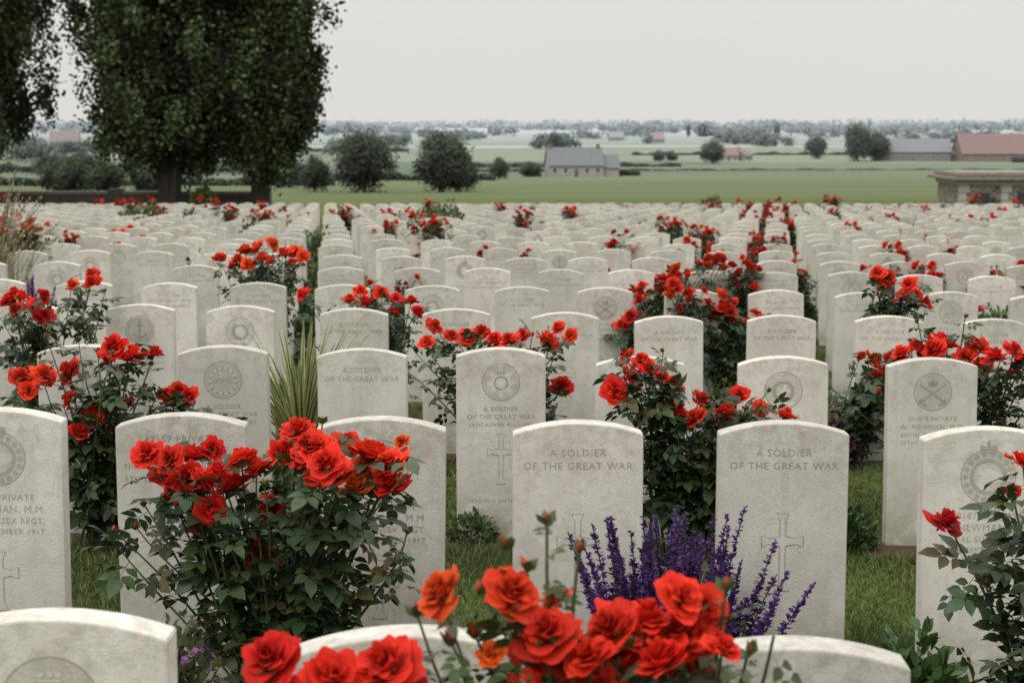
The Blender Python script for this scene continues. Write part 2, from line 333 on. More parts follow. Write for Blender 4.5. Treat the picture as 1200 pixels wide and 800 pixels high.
def text(bm,s,size,z,maxw=.33,mi=1,x=0,y=None):
    cu=bpy.data.curves.new('t','FONT');cu.body=s;cu.size=size;cu.align_x='CENTER';cu.resolution_u=2;cu.space_character=1.12
    o=bpy.data.objects.new('t',cu);COL.objects.link(o);bpy.context.view_layer.update()
    dg=bpy.context.evaluated_depsgraph_get()
    me=bpy.data.meshes.new_from_object(o.evaluated_get(dg))
    w=max([v.co.x for v in me.vertices])-min([v.co.x for v in me.vertices]);k=min(1,maxw/w)
    me.transform(Matrix.Translation((x,FY-.0007 if y is None else y,z))@Matrix.Rotation(math.pi/2,4,'X')@Matrix.Diagonal((k,1,1,1)))
    me.materials.clear()
    for mm in(M_stone,M_cut_shade,M_recess_shade): me.materials.append(mm)
    me.polygons.foreach_set('material_index',[mi]*len(me.polygons))
    bm.from_mesh(me)
    bpy.data.objects.remove(o);bpy.data.meshes.remove(me)
def ring(bm,cz,r0,r1,y,mi,n=32,cx=0):
    a=[bm.verts.new((cx+r0*math.cos(t),y,cz+r0*math.sin(t))) for t in np.linspace(0,2*np.pi,n,endpoint=False)]
    b=[bm.verts.new((cx+r1*math.cos(t),y,cz+r1*math.sin(t))) for t in np.linspace(0,2*np.pi,n,endpoint=False)]
    for i in range(n):
        f=bm.faces.new((a[i],a[(i+1)%n],b[(i+1)%n],b[i]));f.material_index=mi
def disc(bm,cz,r,y,mi,n=32,lobes=0,amp=0,cx=0,sx=1):
    k=n if not lobes else lobes*6
    poly(bm,[(cx+sx*(r*(1+amp*math.cos(lobes*t)))*math.cos(t),cz+(r*(1+amp*math.cos(lobes*t)))*math.sin(t)) for t in np.linspace(0,2*np.pi,k,endpoint=False)],y,mi)
def bar(bm,x0,z0,x1,z1,w,y,mi,w2=None):
    w2=w if w2 is None else w2
    d=Vector((x1-x0,z1-z0)).normalized();p=Vector((-d.y,d.x))
    poly(bm,[(x0+p.x*w,z0+p.y*w),(x0-p.x*w,z0-p.y*w),(x1-p.x*w2,z1-p.y*w2),(x1+p.x*w2,z1+p.y*w2)],y,mi)
def crown(bm,cx,cz,s,y,mi):
    poly(bm,[(cx-.9*s,cz),(cx+.9*s,cz),(cx+1.05*s,cz+.3*s),(cx-1.05*s,cz+.3*s)],y,mi)
    for k in(-.75,0,.75): disc(bm,cz+.72*s,.34*s,y,mi,10,cx=cx+k*s)
    bar(bm,cx,cz+1.1*s,cx,cz+1.6*s,.12*s,y,mi)
def crosspts(cz,h,w,g_):
    a=.010-g_;e=.019-g_;t=cz+h*.36-g_;b=cz-h*.64+g_;l=w/2-g_
    return [(-e,t),(-a,t-.02),(-a,cz+a+.006),(-l+.02,cz+a),(-l,cz+e),(-l,cz-e),(-l+.02,cz-a),(-a,cz-a-.006),(-a,b+.03),(-e-.004,b),(e+.004,b),(a,b+.03),(a,cz-a-.006),(l-.02,cz-a),(l,cz-e),(l,cz+e),(l-.02,cz+a),(a,cz+a+.006),(a,t-.02),(e,t)]
def cross(bm,cz,h=.21,w=.125):
    poly(bm,crosspts(cz,h,w,0),FY-.0007,1)
    poly(bm,crosspts(cz,h,w,.0030),FY-.0012,0)
Y1,Y2,Y3=FY-.0006,FY-.0010,FY-.0014
def badge(bm,kind,cz=.672,r=.078):
    disc(bm,cz,r,Y1,2);ring(bm,cz,r,r+.004,Y1,1)
    if kind==0:
        disc(bm,cz-.004,r*.66,Y2,0,lobes=8,amp=.28);ring(bm,cz-.004,r*.30,r*.40,Y3,1);crown(bm,0,cz+r*.42,r*.2,Y3,1)
    elif kind==1:
        for s in(-1,1):
            bar(bm,-s*r*.72,cz-r*.62,s*r*.7,cz+r*.42,r*.09,Y2 if s>0 else Y3,1,r*.05);bar(bm,-s*r*.7,cz-r*.4,-s*r*.35,cz-r*.75,r*.06,Y2-.0012-.0003*s,1)
        crown(bm,0,cz+r*.35,r*.24,Y2-.0018,1)
    elif kind==2:
        ring(bm,cz-.004,r*.62,r*.78,Y2,1)
        for t in np.linspace(0,2*np.pi,14,endpoint=False): disc(bm,cz-.004+r*.7*math.sin(t),r*.12,Y3,0,8,cx=r*.7*math.cos(t))
        text(bm,'XVIII',.032,cz-.015,.07,y=Y3)
    elif kind==3:
        bar(bm,0,cz-r*.6,0,cz+r*.5,r*.08,Y2,1);bar(bm,-r*.35,cz+r*.32,r*.35,cz+r*.32,r*.06,Y3,1);ring(bm,cz+r*.62,r*.08,r*.16,Y2,1,12)
        for s in(-1,1): bar(bm,0,cz-r*.66,s*r*.5,cz-r*.25,r*.09,Y3-.0003*s,1,r*.04)
        ring(bm,cz,r*.8,r*.86,Y2,1)
    elif kind==4:
        ring(bm,cz-.003,r*.42,r*.62,Y2,1);disc(bm,cz-.005,r*.3,Y2,0,lobes=5,amp=.3);crown(bm,0,cz+r*.5,r*.24,Y3,0);bar(bm,-r*.6,cz-r*.75,r*.6,cz-r*.75,r*.1,Y2,0)
    elif kind==5:
        ring(bm,cz,r*.55,r*.7,Y2,1,28)
        for t in np.linspace(0,2*np.pi,18,endpoint=False): disc(bm,cz+r*.86*math.sin(t),r*.11,Y2,1,8,cx=r*.86*math.cos(t))
        disc(bm,cz,r*.42,Y2,0,lobes=3,amp=.35);crown(bm,0,cz+r*.9,r*.3,Y3,1)
def make_stone(spec):
    bm=stone_base()
    if spec=='soldier':
        text(bm,'A SOLDIER',.031,.716);text(bm,'OF THE GREAT WAR',.031,.677);cross(bm,.462,.235);text(bm,'KNOWN UNTO GOD',.024,.15)
    elif spec=='name':
        text(bm,'42157 PRIVATE',.029,.735);text(bm,'P. H. MAUNSELL',.031,.695);text(bm,'NORTHUMBERLAND REGT.',.028,.657);text(bm,'9TH OCTOBER 1917  AGE 19',.025,.618);cross(bm,.44)
    elif spec=='regt':
        text(bm,'A SOLDIER',.029,.72);text(bm,'OF THE GREAT WAR',.029,.683);text(bm,'YORKSHIRE REGIMENT',.026,.645);cross(bm,.44);text(bm,'KNOWN UNTO GOD',.024,.15)
    else:
        k,mode=spec;badge(bm,k)
        if mode==0:
            text(bm,'A SOLDIER',.028,.548);text(bm,'OF THE GREAT WAR',.028,.514);text(bm,'LANCASHIRE FUSILIERS',.024,.481);cross(bm,.37,.22,.12);text(bm,'KNOWN UNTO GOD',.024,.15)
        else:
            text(bm,'201873 PRIVATE',.027,.548);text(bm,'W. NEWMAN, M.M.',.029,.512);text(bm,'ROYAL SUSSEX REGT.',.025,.478);text(bm,'26TH SEPTEMBER 1917',.024,.446);cross(bm,.33,.18,.11)
    me=bpy.data.meshes.new('headstone');bm.to_mesh(me);bm.free()
    for m in(M_stone,M_cut_shade,M_recess_shade): me.materials.append(m)
    return me
SM={'soldier':make_stone('soldier'),'name':make_stone('name'),'regt':make_stone('regt')}
for k in range(6):
    SM[(k,k%2)]=make_stone((k,k%2))
KEYS=list(SM.keys())
EXPL={0:[(-1.33,'soldier'),(-.735,(4,0)),(-.153,(2,0)),(.439,(0,0)),(1.03,'soldier')],
 1:[(-2.1,'soldier'),(-1.51,(5,1)),(-.967,'name'),(-.395,(3,1)),(.192,'soldier'),(.795,'soldier'),(1.40,(5,1)),(2.0,'soldier')],
 2:[(-3.0,'soldier'),(-2.42,'soldier'),(-1.82,(3,1)),(-1.224,(2,0)),(-.6355,'soldier'),(-.0475,(0,0)),(.548,'soldier'),(1.161,(4,0)),(1.797,(1,1)),(2.4,'soldier')]}
NR=27
stones=[]
for k in range(NR):
    y=2.79+2.4*k
    if k in EXPL: L=EXPL[k]
    else:
        x0=.439+.352*k;half=y*.31+2.2;L=[]
        n0=int((-half-x0)/.6)-1;n1=int((half-x0)/.6)+1
        for n in range(n0,n1+1):
            x=x0+.6*n
            if random.random()<(.05 if k<10 else .09): continue
            L.append((x+random.gauss(0,.015),'soldier' if random.random()<.5 else random.choice(KEYS)))
    for x,key in L:
        dz=0
        if k==0: dz=.012 if x<-.5 else (-.006 if x>.2 else 0)
        o=obj('headstone',SM[key],(x,y+random.gauss(0,.012),g(x,y)+random.gauss(0,.006 if k else .001)+dz))
        o.rotation_euler=(random.gauss(0,.010),random.gauss(0,.006),random.gauss(0,.02))
        stones.append((x,y,k))

# ---------------------------------------------------------------- bedding plants
def clump(r,h,n,base,fl=None,nf=0,ls=.05,tpl=RH,name='bedding_plant'):
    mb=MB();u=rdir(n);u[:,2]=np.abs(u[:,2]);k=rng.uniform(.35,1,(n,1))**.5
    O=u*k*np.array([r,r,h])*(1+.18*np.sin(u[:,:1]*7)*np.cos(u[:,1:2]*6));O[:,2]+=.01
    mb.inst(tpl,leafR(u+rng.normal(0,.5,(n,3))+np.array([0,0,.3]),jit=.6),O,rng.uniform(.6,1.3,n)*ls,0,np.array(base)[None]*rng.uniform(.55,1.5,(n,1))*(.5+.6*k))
    for i in range(14):
        e=u[i]*np.array([r,r,h])*.9;mb.tube([np.zeros(3),e*np.array([.4,.4,.6]),e],[.004,.003,.002],0,(.05,.06,.03),3)
    if nf:
        u=rdir(nf);u[:,2]=np.abs(u[:,2])+.2;O=norm(u)*np.array([r,r,h])*1.05
        for j in range(4): mb.inst(CARD,axisR(u+rng.normal(0,.4,(nf,3))),O+rng.normal(0,.004,(nf,3)),rng.uniform(.012,.022,nf),1,np.array(fl)[None]*rng.uniform(.7,1.3,(nf,1)))
    return mb.mesh(name,[M_leaf,M_petal])
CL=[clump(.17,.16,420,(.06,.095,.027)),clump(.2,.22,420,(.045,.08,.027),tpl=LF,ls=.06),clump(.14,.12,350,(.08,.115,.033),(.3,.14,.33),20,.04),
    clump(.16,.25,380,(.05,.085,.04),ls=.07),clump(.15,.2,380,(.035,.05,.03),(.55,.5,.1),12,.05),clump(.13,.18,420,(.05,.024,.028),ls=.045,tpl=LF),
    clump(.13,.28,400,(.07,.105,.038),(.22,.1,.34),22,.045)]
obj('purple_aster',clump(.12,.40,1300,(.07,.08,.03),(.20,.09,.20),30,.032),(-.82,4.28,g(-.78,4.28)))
obj('bedding_plant',clump(.15,.26,600,(.05,.095,.027),tpl=LF,ls=.05),(1.10,4.80,g(1.12,4.75)))
obj('bedding_plant',CL[1],(.93,4.6,g(.93,4.6)),0,.7)
obj('purple_leaf_heuchera',CL[5],(1.75,9.7,g(1.75,9.7)),0,1.2)
explicit_b=[(-.66,4.72),(.11,2.46),(-.27,2.44),(.7,7.15),(-.05,9.35),(-1.66,7.2),(-2.45,9.6),(-1.8,13),(-.85,10.5),(1.98,7.85),(2.5,11.5),(1.3,4.45)]
shrub_me=[clump(.34,.62,1500,(.05,.08,.027),ls=.06,tpl=LF,name='garden_shrub'),clump(.4,.5,1500,(.08,.115,.038),ls=.055,name='garden_shrub'),clump(.28,.75,1300,(.04,.06,.03),ls=.06,tpl=LF,name='garden_shrub')]
byrow={}
for x,y,k in stones: byrow.setdefault(k,[]).append(x)
for k,xs in byrow.items():
    xs.sort();y=2.79+2.4*k
    for a,b_ in zip(xs[:-1],xs[1:]):
        m=(a+b_)/2
        near=any(abs(m-e[0])<.42 and abs(y-e[1])<1.3 for e in explicit_b)
        if k>=1 and k<14 and random.random()<(.9 if k<9 else .4):
            for q in range(1 if k>6 else 2):
                xx=m+random.gauss(0,.12);yy=y-.02-random.uniform(-.08,.14)
                cm_=random.choice([0,0,1,1,2,3,3,4,6] if k>2 else [0,0,1,2,3])
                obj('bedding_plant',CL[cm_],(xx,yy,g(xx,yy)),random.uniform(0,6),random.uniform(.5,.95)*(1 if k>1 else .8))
        r=random.random()
        if k>=3 and not near:
            colx=1.21+.1467*(y-10.05)
            incol=abs(m-colx)<.31
            if incol and r<.80 or (abs(m-colx-.0)<.92 and r<.28):
                yy=y-random.uniform(.05,.3);obj('rose_bush',random.choice(GEN),(m+random.gauss(0,.05),yy,g(m,yy)),random.choice([0,math.pi])+random.gauss(0,.4),random.uniform(.78,1.05))
            elif r<(.22 if k<12 else .15):
                yy=y-random.uniform(-.1,.25);obj('rose_bush',random.choice(GEN),(m,yy,g(m,yy)),random.choice([0,math.pi])+random.gauss(0,.4),random.uniform(.8,1.15))
            elif r<.255 and k>4:
                obj('garden_shrub',random.choice(shrub_me),(m,y,g(m,y)),random.uniform(0,6),random.uniform(.55,1.1))
for x,y,s in((5.3,19,1.3),(-2.9,26,1.5),(-1.6,40,2.0),(-8.2,40,1.9),(4.0,14.5,1.1)):
    obj('garden_shrub',shrub_me[1],(x,y,g(x,y)),0,s)

# fallen petals
mb=MB();n=120;px=rng.choice([-.66,.7,-1.66,1.3,.1],n)+rng.normal(0,.35,n);pyy=rng.choice([4.6,7.0,6.9,4.3,5.6],n)+rng.normal(0,.3,n)
O=np.stack([px,pyy,gz(px,pyy)+.03],1);mb.inst(CARD,axisR(rdir(n)*.4+np.array([0,0,1])),O,rng.uniform(.015,.027,n),0,np.array([.5,.05,.035])[None]*rng.uniform(.5,1.2,(n,1)))
obj('fallen_rose_petals',mb.mesh('fallen_rose_petals',[M_petal]))
# salvia
mb=MB()
for i in range(95):
    bx=rng.normal(0,.075);by=rng.normal(0,.06);hh=rng.uniform(.36,.605)*(1-.5*abs(bx))
    tip=np.array([bx*1.85+rng.normal(0,.035),by+rng.normal(0,.06),hh]);tt=np.linspace(0,1,7)[:,None]
    P=np.array([bx,by,0])*(1-tt)+tip*tt+np.array([0,0,.03])*np.sin(tt*3.14);mb.tube(P,.0022,0,(.06,.05,.06),3)
    n=110;t=rng.uniform(.5,1.0,n)[:,None];O=np.array([bx,by,0])*(1-t)+tip*t+np.array([0,0,.03])*np.sin(t*3.14)
    d=rdir(n)*np.array([1,1,.4])+np.array([0,0,.4])
    mb.inst(RH,leafR(d),O,rng.uniform(.013,.022,n)*(1.35-.65*(t[:,0]-.5)/.5),1,(np.array([.105,.042,.185]) if rng.random()<.8 else np.array([.11,.06,.15]))[None]*rng.uniform(.35,1.6,(n,1)))
    n=12;t=rng.uniform(.05,.55,n)[:,None];O=np.array([bx,by,0])*(1-t)+tip*t
    mb.inst(LF,leafR(rdir(n)*np.array([1,1,.5])),O,rng.uniform(.04,.07,n),0,leafcols(n,(.05,.08,.03)))
sal=mb.mesh('purple_salvia',[M_leaf,M_petal])
obj('purple_salvia',sal,(.455,4.90,g(.43,4.93)));obj('purple_salvia',sal,(-3.9,14.3,g(-3.9,14.3)),1,1.2)
def strap(n,h,w,edge,mid,spread):
    mb=MB()
    for i in range(n):
        az=rng.uniform(0,6.28);L=h*rng.uniform(.65,1.05);sp=spread*rng.uniform(.25,1.);s=np.linspace(0,1,9)
        r=sp*s**1.7;z=L*(s-.28*s**3*rng.uniform(.3,1.4)*sp/spread)
        c=np.stack([r*np.cos(az),r*np.sin(az),z],1);sd=np.array([-np.sin(az),np.cos(az),0]);ww=w*np.sin(np.clip(s*.92+.08,0,1)*np.pi)**.5*(1-s*.5)
        V=[];C=[]
        for j in range(9):
            for q,cc in((-1,edge),(-.5,edge),(-.45,mid),(.45,mid),(.5,edge),(1,edge)): V.append(c[j]+sd*ww[j]*q+np.array([0,0,abs(q)*w*.4]));C.append(cc)
        Q=[(j*6+q,j*6+q+1,j*6+q+7,j*6+q+6) for j in range(8) for q in range(5)]
        mb.add(V,Q,None,0,np.array(C)*rng.uniform(.7,1.1))
    return mb
obj('variegated_yucca',strap(110,.90,.017,(.40,.38,.16),(.08,.125,.05),.48).mesh('variegated_yucca',[M_leaf]),(-1.0,8.4,g(-1.0,8.4)))
def wisp(n,h,sp,col):
    mb=MB()
    for i in range(n):
        az=rng.uniform(0,6.28);L=h*rng.uniform(.5,1.05);q=sp*rng.uniform(.1,1);s=np.linspace(0,1,7)
        P=np.stack([q*s**1.8*np.cos(az),q*s**1.8*np.sin(az),L*(s-.18*s**3*q/sp)],1);mb.tube(P,np.linspace(.004,.0015,7),0,np.array(col)*rng.uniform(.6,1.3),3)
        if rng.random()<.5:
            k=14;t=rng.uniform(.75,1,k);i0=np.clip((t*6).astype(int),0,5);O=P[i0]+(P[i0+1]-P[i0])*(t*6-i0)[:,None]
            mb.inst(RH,leafR(rdir(k)*.5+np.array([0,0,1])),O,.035,0,np.array([.32,.27,.15])*rng.uniform(.7,1.2))
    return mb.mesh('ornamental_grass',[M_grass])
w_=wisp(170,1.6,.65,(.17,.17,.07))
obj('ornamental_grass',w_,(-4.95,17.2,g(-4.85,17.2)));obj('ornamental_grass',w_,(-4.3,15.4,g(-4.3,15.4)),2,.6)

# ---------------------------------------------------------------- lawn blades
n=380000
yy=2.2+(rng.random(n)**1.25)*15;half=yy*.31+.35;xx=rng.uniform(-1,1,n)*half
d_=np.abs(((yy-2.72+1.2)%2.4)-1.2);keep=(d_>.20+.05*np.sin(xx*9))
xx=xx[keep];yy=yy[keep];n=len(xx);zz=gz(xx,yy)
hgt=rng.uniform(.018,.042,n)*(1+.3*np.sin(xx*3+yy*2));az=rng.uniform(0,6.28,n);wd=rng.uniform(.0016,.003,n)*(1+yy*.09)
ln=rng.normal(0,.016,(n,2))
V=np.zeros((n,3,3));V[:,0]=np.stack([xx-np.cos(az)*wd,yy-np.sin(az)*wd,zz-.002],1);V[:,1]=np.stack([xx+np.cos(az)*wd,yy+np.sin(az)*wd,zz-.002],1);V[:,2]=np.stack([xx+ln[:,0],yy+ln[:,1],zz+hgt],1)
patch=(.85+.25*np.sin(xx*2.3+1.3*np.sin(yy*1.7))*np.sin(yy*2.9+xx))[:,None]
C=np.array([.12,.162,.040])[None]*rng.uniform(.55,1.45,(n,1))*patch;dry=rng.random(n)<.10;C[dry]=np.array([.24,.21,.11])
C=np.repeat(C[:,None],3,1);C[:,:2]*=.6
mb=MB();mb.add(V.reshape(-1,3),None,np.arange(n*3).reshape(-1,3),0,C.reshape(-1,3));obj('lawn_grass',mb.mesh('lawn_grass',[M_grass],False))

# ---------------------------------------------------------------- ground sheet
ys=np.unique(np.concatenate([np.arange(-40,0,4),np.arange(0,16,.4),np.arange(16,70,1.5),np.arange(70,600,12),np.geomspace(600,14000,50)]))
xh=np.unique(np.concatenate([np.arange(0,8.1,.5),np.arange(8,60,3),np.arange(60,600,25),np.geomspace(600,9000,25)]))
xs=np.concatenate([-xh[::-1][:-1],xh]);X,Y=np.meshgrid(xs,ys);Z=gz(X,Y)
Z=Z+np.where(Y>150,.5*np.sin(X/90.)*np.clip((Y-150)/400,0,1),0)
V=np.stack([X,Y,Z],2).reshape(-1,3);nx=len(xs);ny=len(ys)
I=np.arange(nx*ny).reshape(ny,nx);Q=np.stack([I[:-1,:-1],I[:-1,1:],I[1:,1:],I[1:,:-1]],2).reshape(-1,4)
m,nt,b=newmat('ground');gm=N(nt,'ShaderNodeNewGeometry');sp=N(nt,'ShaderNodeSeparateXYZ');P=gm.outputs['Position'];nt.links.new(P,sp.inputs[0]);py=sp.outputs[1]
lawn=mixc(nt,noise(nt,P,1.2,5),(.06,.09,.022),(.10,.125,.034));lawn=mixc(nt,math_(nt,'MULTIPLY',noise(nt,P,90,3),.6),lawn,(.035,.05,.013))
soil=mixc(nt,noise(nt,P,40,4),(.045,.034,.022),(.11,.085,.06))
dd=math_(nt,'ABSOLUTE',math_(nt,'SUBTRACT',math_(nt,'MODULO',math_(nt,'ADD',py,-2.72+1.2+240.),2.4),1.2))
bed=math_(nt,'LESS_THAN',dd,math_(nt,'MULTIPLY_ADD',noise(nt,P,5,3),.12,.16))
cem=mixc(nt,bed,lawn,soil)
fm=N(nt,'ShaderNodeMapping');nt.links.new(P,fm.inputs[0]);fm.inputs['Rotation'].default_value=(0,0,.9);fm.inputs['Scale'].default_value=(.008,.05,0)
fld=mixc(nt,sstep(nt,noise(nt,fm.outputs[0],1,5,.6),.35,.68),(.088,.112,.040),(.135,.152,.060));fld=mixc(nt,math_(nt,'MULTIPLY',noise(nt,P,1.5,4),.5),fld,(.078,.097,.036))
wv=N(nt,'ShaderNodeTexWave');wv.inputs['Scale'].default_value=.12;wv.inputs['Distortion'].default_value=1.5;wv.inputs['Detail'].default_value=2
mw=N(nt,'ShaderNodeMapping');nt.links.new(P,mw.inputs[0]);mw.inputs['Rotation'].default_value=(0,0,1.15);nt.links.new(mw.outputs[0],wv.inputs['Vector'])
fld=mixc(nt,math_(nt,'MULTIPLY',wv.outputs['Fac'],.12),fld,(.06,.08,.03))
mp=N(nt,'ShaderNodeMapping');nt.links.new(P,mp.inputs[0]);mp.inputs['Rotation'].default_value=(0,0,.35);mp.inputs['Scale'].default_value=(1/330.,1/150.,0)
vo=N(nt,'ShaderNodeTexVoronoi');vo.distance='CHEBYCHEV';vo.inputs['Scale'].default_value=1;vo.inputs['Randomness'].default_value=.8;nt.links.new(mp.outputs[0],vo.inputs['Vector'])
sc_=N(nt,'ShaderNodeSeparateColor');nt.links.new(vo.outputs['Color'],sc_.inputs[0])
cr=N(nt,'ShaderNodeValToRGB');cr.color_ramp.interpolation='CONSTANT';E=cr.color_ramp.elements
cols=[(0,(.06,.085,.032)),(.22,(.09,.118,.042)),(.42,(.14,.158,.072)),(.58,(.08,.105,.037)),(.74,(.22,.21,.125)),(.82,(.11,.132,.053)),(.94,(.26,.245,.165))]
E[0].position=0;E[0].color=(*cols[0][1],1);E[1].position=cols[1][0];E[1].color=(*cols[1][1],1)
for p_,c_ in cols[2:]: e=E.new(p_);e.color=(*c_,1)
nt.links.new(sc_.outputs[0],cr.inputs[0])
far=mixc(nt,sstep(nt,py,540,545),fld,cr.outputs[0])
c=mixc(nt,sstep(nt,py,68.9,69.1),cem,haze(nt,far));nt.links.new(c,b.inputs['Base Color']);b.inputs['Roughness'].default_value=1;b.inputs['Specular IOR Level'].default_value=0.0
bp=N(nt,'ShaderNodeBump');bp.inputs['Strength'].default_value=.5;bp.inputs['Distance'].default_value=.02;nt.links.new(noise(nt,P,60,3),bp.inputs['Height']);nt.links.new(bp.outputs[0],b.inputs['Normal'])
mb=MB();mb.add(V,Q,None,0,(.1,.1,.1));obj('ground',mb.mesh('ground',[m]))

# ---------------------------------------------------------------- trees
def poplar(h,R,seed,prz,prr,nl=110,per=430,ls=.17,bare=1.6,lean=0,tr=1.):
    mb=MB();bark=np.array([.055,.047,.038])
    prof=lambda z: R*np.interp(z/h,prz,prr)
    for s in range(5):
        a_=s*1.256+.5;o=np.array([math.cos(a_),math.sin(a_)*.7])*.27*tr
        P=np.array([[o[0]*.9,o[1]*.6,-.3],[o[0]*.7,o[1]*.7,.8],[o[0]*1.3+lean*.1,o[1]*1.2,h*.13],[o[0]*3+lean*.25,o[1]*3,h*.3],[o[0]*3.5+lean*.6,o[1]*2,h*.55],[o[0]+lean,o[1],h*.92]]);mb.tube(P,np.array([.34,.25,.2,.13,.08,.03])*tr,0,bark*rng.uniform(.8,1.15),8)
    for i in range(nl):
        s0=bare+rng.random()**1.15*(h*.8-bare);az=rng.uniform(0,6.28);ez=min(h*.99,s0+rng.uniform(.6,3.2)+(h*.02))
        er=prof(ez)*min(1.12,rng.uniform(.3,1.28));e=np.array([er*np.cos(az)+lean*ez/h,er*np.sin(az),ez]);st=np.array([lean*s0/h,0,s0])
        tt=np.linspace(0,1,6)[:,None];P=st+(e-st)*np.concatenate([tt**.75,tt**.75,tt**1.15],1);mb.tube(P,np.linspace(.06,.012,6),0,bark*.8,4)
        nsub=7
        for q in range(nsub):
            k=per//nsub;t=rng.uniform(.3,1.05);c=st+(e-st)*np.array([t**.75,t**.75,t**1.15])+rng.normal(0,.18,3)
            sg=np.array([.20,.20,.38])*rng.uniform(.7,1.3);O=c+rng.normal(0,1,(k,3))*sg
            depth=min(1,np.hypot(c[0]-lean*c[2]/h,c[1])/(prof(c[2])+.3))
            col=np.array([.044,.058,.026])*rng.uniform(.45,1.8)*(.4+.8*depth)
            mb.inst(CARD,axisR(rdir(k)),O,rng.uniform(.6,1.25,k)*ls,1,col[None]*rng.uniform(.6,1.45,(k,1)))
    return mb.mesh('poplar_tree',[M_bark,M_tree],False)
PZ=[0,.10,.14,.18,.23,.34,.55,.8,1]
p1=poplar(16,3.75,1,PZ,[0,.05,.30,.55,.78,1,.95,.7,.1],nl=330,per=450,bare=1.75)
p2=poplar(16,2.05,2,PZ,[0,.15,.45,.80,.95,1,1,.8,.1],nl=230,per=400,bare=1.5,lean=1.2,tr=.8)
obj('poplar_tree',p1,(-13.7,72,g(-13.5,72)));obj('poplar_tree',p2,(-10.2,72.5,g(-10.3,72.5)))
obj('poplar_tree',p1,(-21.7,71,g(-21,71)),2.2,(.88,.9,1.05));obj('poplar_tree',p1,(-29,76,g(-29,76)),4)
def roundtree(w,h,n=6000,ls=.36,col=(.055,.08,.035),trunk=.14,ncl=46):
    mb=MB();mb.tube([[0,0,-.5],[0,0,h*.2],[.1,0,h*.55]],[w*.03,w*.025,w*.012],0,(.07,.06,.05),7)
    rc=h*(1-trunk)/2;cz=h*trunk+rc
    for i in range(ncl):
        u=rdir(1)[0];k=rng.uniform(.45,.98)
        c=u*k*np.array([w/2,w/2,rc])*.86;c[2]+=cz;c[:2]*=(1.0-.2*max(0,(c[2]-cz)/rc))
        if i%4==0: mb.tube([[0,0,h*.2],(c*[.5,.5,.75]),c],[w*.012,w*.008,.02],0,(.07,.06,.05),4)
        m=n//ncl;r=w*rng.uniform(.08,.14)
        O=c+rng.normal(0,1,(m,3))*r*.75
        O[:,2]=np.maximum(O[:,2],.1)
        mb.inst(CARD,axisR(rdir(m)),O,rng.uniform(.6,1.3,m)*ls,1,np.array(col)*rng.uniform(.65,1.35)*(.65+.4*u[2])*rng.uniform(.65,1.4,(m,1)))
    return mb.mesh('field_tree',[M_bark,M_tree],False)
rt=[roundtree(10,10,16000,.34,(.075,.092,.047),trunk=.03),roundtree(9,10,16000,.33,(.08,.098,.052),trunk=.03),roundtree(10,9,8000,.42,(.06,.08,.04),trunk=.04),roundtree(6,6,8000,.27,(.070,.09,.042),trunk=.02)]
for x,y,k,s in((-23,280,0,(1.12,1,1)),(-11.2,282,1,(1.1,1,.97)),(-8.8,284,3,(.7,.7,1.3)),(-31.3,285,3,(.85,.85,.95)),(-7.2,290,3,(.6,.6,1.)),(-3.2,450,3,(.9,.9,.9)),(5,490,3,(1.1,1,.7)),(78,700,2,(1,1,1.05)),(135,800,2,(1.1,1,1.15)),
   (141,735,2,(1.5,1,1.75)),(150,745,2,(1.3,1,1.4)),(158,760,2,(1,1,.9)),(22,900,1,(1.2,1.2,1.25)),(62,760,3,(1,1,.8)),(68,765,3,(1,1,.75)),(-62,255,3,(1,1,.85)),(-57,252,3,(1.1,1,.8)),(-52,258,3,(.9,1,.7)),(-66,262,3,(1.1,1,.85)),
   (-41,330,3,(1,1,.9)),(-60,420,2,(1,1,.8)),(-75,430,2,(1,1,.8)),(-90,440,2,(1.3,1,.7)),(-108,450,2,(1.3,1,.75)),(172,760,2,(1,1,.9)),(196,775,2,(1.6,1,1.0)),(-118,470,2,(1.5,1,.7))):
    obj('field_tree',rt[k],(x,y,g(x,y)),random.uniform(0,6),s)
def mass(name,items,ls,per=130,col=(.045,.063,.037)):
    mb=MB()
    for x,y,w,h in items:
        z=g(x,y);nb=5
        for q in range(nb):
            c=np.array([x+rng.normal(0,w*.22),y+rng.normal(0,w*.2),z+h*rng.uniform(.25,.66)]);m=per//nb
            O=c+rng.normal(0,1,(m,3))*np.array([w*.2,w*.2,h*.17]);O[:,2]=np.maximum(O[:,2],z)
            mb.inst(CARD,axisR(rdir(m)),O,rng.uniform(.6,1.4,m)*ls*h,0,np.array(col)*rng.uniform(.75,1.2)*rng.uniform(.8,1.2,(m,1)))
    obj(name,mb.mesh(name,[M_tree],False))
it=[]
for D,x0,x1,n_,h0,h1 in((760,-230,-110,12,6,9),(950,-300,-40,22,6,10),(1150,-60,60,8,6,11),(1300,-380,-60,34,8,12),(1500,-30,200,10,8,11),(1350,180,420,20,8,13),(1000,230,330,8,6,9)):
    cl=[random.uniform(x0,x1) for _ in range(max(3,n_//5))]
    for i in range(n_):
        h=random.uniform(h0,h1);it.append((random.choice(cl)+random.gauss(0,(x1-x0)*.035),D+random.gauss(0,40),h*random.uniform(.7,1.3),h))
mass('distant_trees',it,.12,420)
it=[]
for D,n_,h0,h1 in((1900,46,7,13),(2500,84,8,16),(3300,130,10,19),(4600,190,12,27)):
    W_=D*.32;cl=[random.uniform(-W_,W_) for _ in range(n_//7)]
    for i in range(n_):
        h=random.uniform(h0,h1);it.append((random.choice(cl)+random.gauss(0,W_*.035),D+random.gauss(0,120),h*random.uniform(.9,2.2),h))
for i in range(7): it.append((random.gauss(245,9),2300,4,random.uniform(14,20)))
